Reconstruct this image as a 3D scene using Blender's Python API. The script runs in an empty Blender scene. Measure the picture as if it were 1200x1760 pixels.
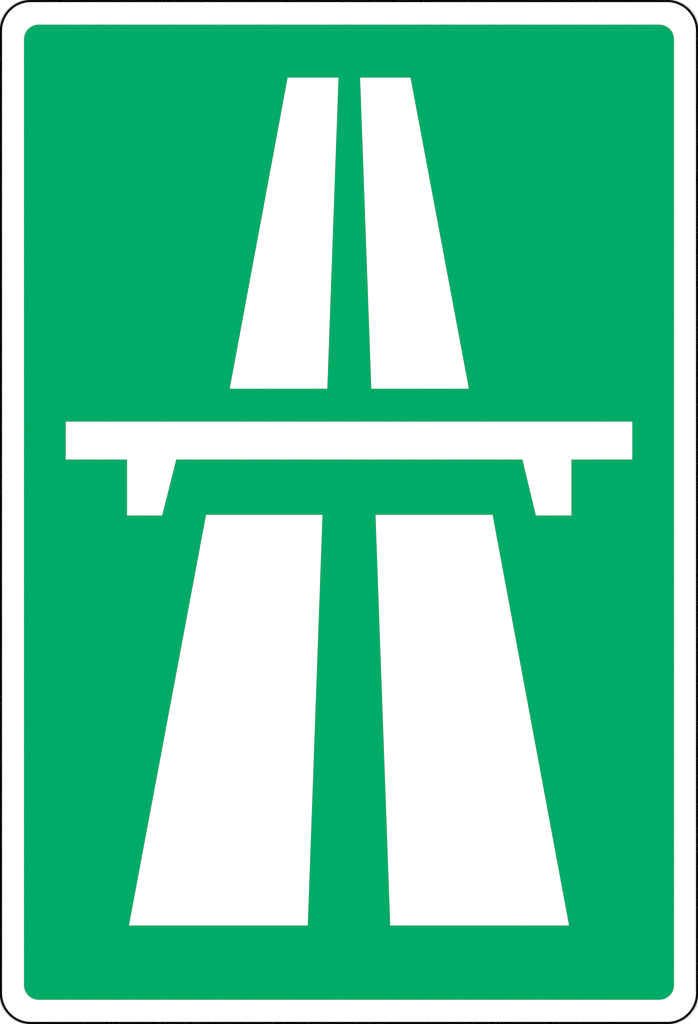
import bpy, math

scene = bpy.context.scene
PX = 0.00075                    # metres of sign per unit of its drawing: the panel is 0.90 x 1.32 m
W, H = 1200.0, 1760.0           # panel size in drawing units
CZ = 1.60                       # height of the panel's centre above the ground
PLATE = 0.0020                  # aluminium plate thickness
FILM = 0.0004                   # thickness of one layer of sign sheeting
FRONT = -(0.0002 + PLATE + 2 * FILM)   # y of the sheeting's front

# ------------------------------------------------------------------ camera
cam = bpy.data.cameras.new('camera')
cam_ob = bpy.data.objects.new('camera', cam)
scene.collection.objects.link(cam_ob)
DIST = 6.0
cam_ob.location = (0, FRONT - DIST, CZ)
cam_ob.rotation_euler = (math.radians(90), 0, 0)
cam.sensor_fit = 'VERTICAL'
cam.sensor_height = 36.0
cam.lens = 36.0 * DIST / (H * PX)
cam.clip_end = 200
scene.camera = cam_ob
scene.render.resolution_x, scene.render.resolution_y = 698, 1024

# ------------------------------------------------------------------ even white light
world = bpy.data.worlds.new('World')
scene.world = world
world.use_nodes = True
bg = world.node_tree.nodes['Background']
bg.inputs['Color'].default_value = (1, 1, 1, 1)
bg.inputs['Strength'].default_value = 0.55

for side in (-1, 1):            # two soft lamps at 45 degrees, as for copying flat artwork
    la = bpy.data.lights.new('studio_lamp', 'AREA')
    la.shape = 'DISK'
    la.size = 3.0
    la.energy = 205
    lo = bpy.data.objects.new('studio_lamp', la)
    scene.collection.objects.link(lo)
    d = 8.0 / math.sqrt(2)
    lo.location = (side * d, -d, CZ)
    lo.rotation_euler = (math.radians(90), 0, side * math.radians(45))

vs = scene.view_settings
vs.view_transform = 'Standard'
vs.look = 'None'
vs.exposure = math.log2(1.36)
vs.gamma = 1.0
vs.use_curve_mapping = False
scene.cycles.filter_width = 1.25
scene.cycles.use_denoising = False
scene.render.dither_intensity = 0.0

# ------------------------------------------------------------------ materials
def material(name, rgb, rough=0.6, spec=0.02, metal=0.0, grain=0.0, scale=400.0):
    m = bpy.data.materials.new(name)
    m.use_nodes = True
    nt = m.node_tree
    p = nt.nodes['Principled BSDF']
    p.inputs['Base Color'].default_value = (*rgb, 1)
    p.inputs['Metallic'].default_value = metal
    p.inputs['Specular IOR Level'].default_value = spec
    tc = nt.nodes.new('ShaderNodeTexCoord')
    n = nt.nodes.new('ShaderNodeTexNoise')
    n.inputs['Scale'].default_value = scale
    n.inputs['Detail'].default_value = 3
    nt.links.new(tc.outputs['Object'], n.inputs['Vector'])
    mr = nt.nodes.new('ShaderNodeMapRange')
    mr.inputs['To Min'].default_value = rough - 0.06
    mr.inputs['To Max'].default_value = rough + 0.06
    nt.links.new(n.outputs['Fac'], mr.inputs['Value'])
    nt.links.new(mr.outputs['Result'], p.inputs['Roughness'])
    if grain:
        b = nt.nodes.new('ShaderNodeBump')
        b.inputs['Strength'].default_value = grain
        b.inputs['Distance'].default_value = 0.0003
        nt.links.new(n.outputs['Fac'], b.inputs['Height'])
        nt.links.new(b.outputs['Normal'], p.inputs['Normal'])
    return m

GREEN = (0.0, 0.3015, 0.1002)
M_white = material('white_sheeting', (0.80, 0.80, 0.80))
M_green = material('green_sheeting', GREEN, spec=0.0)
M_black = material('black_sheeting', (0.0006, 0.0006, 0.0006), spec=0.0)
M_metal = material('brushed_aluminium', (0.60, 0.61, 0.62), rough=0.45, spec=0.5, metal=1.0)
M_wall = material('white_matt_paint', (0.82, 0.82, 0.82), rough=0.8, spec=0.02, grain=0.05, scale=120)

# ------------------------------------------------------------------ mesh helpers
def link(name, me, mat, parent=None):
    me.materials.append(mat)
    o = bpy.data.objects.new(name, me)
    scene.collection.objects.link(o)
    if parent:
        o.parent = parent
    return o

def sheet(name, outline, y_back, thick, mat, parent):
    """A flat piece cut to an outline (drawing units, y down), standing upright, facing -Y."""
    pts = [((x - W / 2) * PX, (H / 2 - y) * PX) for x, y in outline]
    area = sum(a[0] * b[1] - b[0] * a[1] for a, b in zip(pts, pts[1:] + pts[:1]))
    if area < 0:
        pts.reverse()                       # counter-clockwise seen from the front
    n = len(pts)
    v = [(x, y_back - thick, z) for x, z in pts] + [(x, y_back, z) for x, z in pts]
    f = [list(range(n)), list(range(2 * n - 1, n - 1, -1))]
    f += [[i, n + i, n + (i + 1) % n, (i + 1) % n] for i in range(n)]
    me = bpy.data.meshes.new(name)
    me.from_pydata(v, [], f)
    me.update()
    return link(name, me, mat, parent)

def rounded(x0, y0, x1, y1, r, seg=24):
    out = []
    for cx, cy, a0 in ((x1 - r, y1 - r, 0), (x0 + r, y1 - r, 90), (x0 + r, y0 + r, 180), (x1 - r, y0 + r, 270)):
        for k in range(seg + 1):
            a = math.radians(a0 + 90 * k / seg)
            out.append((cx + r * math.cos(a), cy + r * math.sin(a)))
    return out

def trimmed(poly, d):
    """The outline with every edge moved inwards by d (corners given clockwise on the drawing)."""
    lines = []
    for (x0, y0), (x1, y1) in zip(poly, poly[1:] + poly[:1]):
        l = math.hypot(x1 - x0, y1 - y0)
        nx, ny = -(y1 - y0) / l, (x1 - x0) / l
        lines.append((nx, ny, nx * x0 + ny * y0 + d))
    out = []
    for (a, b, c), (e, f, g) in zip(lines[-1:] + lines[:-1], lines):
        det = a * f - b * e
        out.append(((c * f - b * g) / det, (a * g - c * e) / det))
    return out

# ------------------------------------------------------------------ setting: the white wall behind
def box(name, lo, hi, mat):
    v = [(x, y, z) for x in (lo[0], hi[0]) for y in (lo[1], hi[1]) for z in (lo[2], hi[2])]
    f = [(0, 1, 3, 2), (4, 6, 7, 5), (0, 4, 5, 1), (2, 3, 7, 6), (0, 2, 6, 4), (1, 5, 7, 3)]
    me = bpy.data.meshes.new(name)
    me.from_pydata(v, [], f)
    me.update()
    return link(name, me, mat)

backdrop = box('backdrop', (-4.0, 0.0, 0.0), (4.0, 0.12, 3.6), M_wall)
backdrop['kind'] = 'structure'

# ------------------------------------------------------------------ the sign
sign = bpy.data.objects.new('motorway_sign', None)
scene.collection.objects.link(sign)
sign.location = (0, 0, CZ)
sign['label'] = 'upright green road sign with white motorway and bridge symbol, white border and black edge'
sign['category'] = 'road sign'

y = -0.0002
sheet('plate', rounded(0, 0, W, H, 53.2), y, PLATE, M_metal, sign)
y -= PLATE
o = sheet('edge_line', rounded(-0.8, -0.8, W + 0.8, H + 0.8, 54.6), y, FILM, M_black, sign)
o['label'] = 'thin black line round the rim'
y -= FILM
o = sheet('border', rounded(4.05, 4.05, W - 4.05, H - 4.05, 49.2), y, FILM, M_white, sign)
o['label'] = 'white border with rounded corners'
y -= FILM
o = sheet('green_field', rounded(41.2, 42.1, 1158.8, 1718.6, 25.6), y, FILM, M_green, sign)
o['label'] = 'green field with rounded corners'
y -= FILM
field = o

# the white symbol lies on the green field
bridge = [(113.3, 724.8), (1086.7, 724.8), (1086.7, 789.7), (982.1, 789.7), (982.1, 885.9), (921.3, 885.9),
          (898.1, 789.7), (303.0, 789.7), (278.8, 885.9), (218.8, 885.9), (218.8, 789.7), (113.3, 789.7)]
o = sheet('bridge_symbol', trimmed(bridge, 0.2), y, FILM, M_white, field)
o['label'] = 'white bridge with two piers across the middle'
lanes = [
    ('white carriageway strip above the bridge, left', [(494.7, 133.6), (581.8, 133.6), (562.6, 668.0), (395.2, 668.0)]),
    ('white carriageway strip above the bridge, right', [(619.2, 133.6), (705.6, 133.6), (805.8, 668.0), (638.5, 668.0)]),
    ('white carriageway strip below the bridge, left', [(354.5, 884.9), (554.3, 884.9), (529.0, 1590.5), (222.0, 1590.5)]),
    ('white carriageway strip below the bridge, right', [(645.7, 884.9), (846.6, 884.9), (978.0, 1590.5), (671.0, 1590.5)]),
]
for lab, pts in lanes:
    o = sheet('road_strip', trimmed(pts, 0.2), y, FILM, M_white, field)
    o['label'] = lab
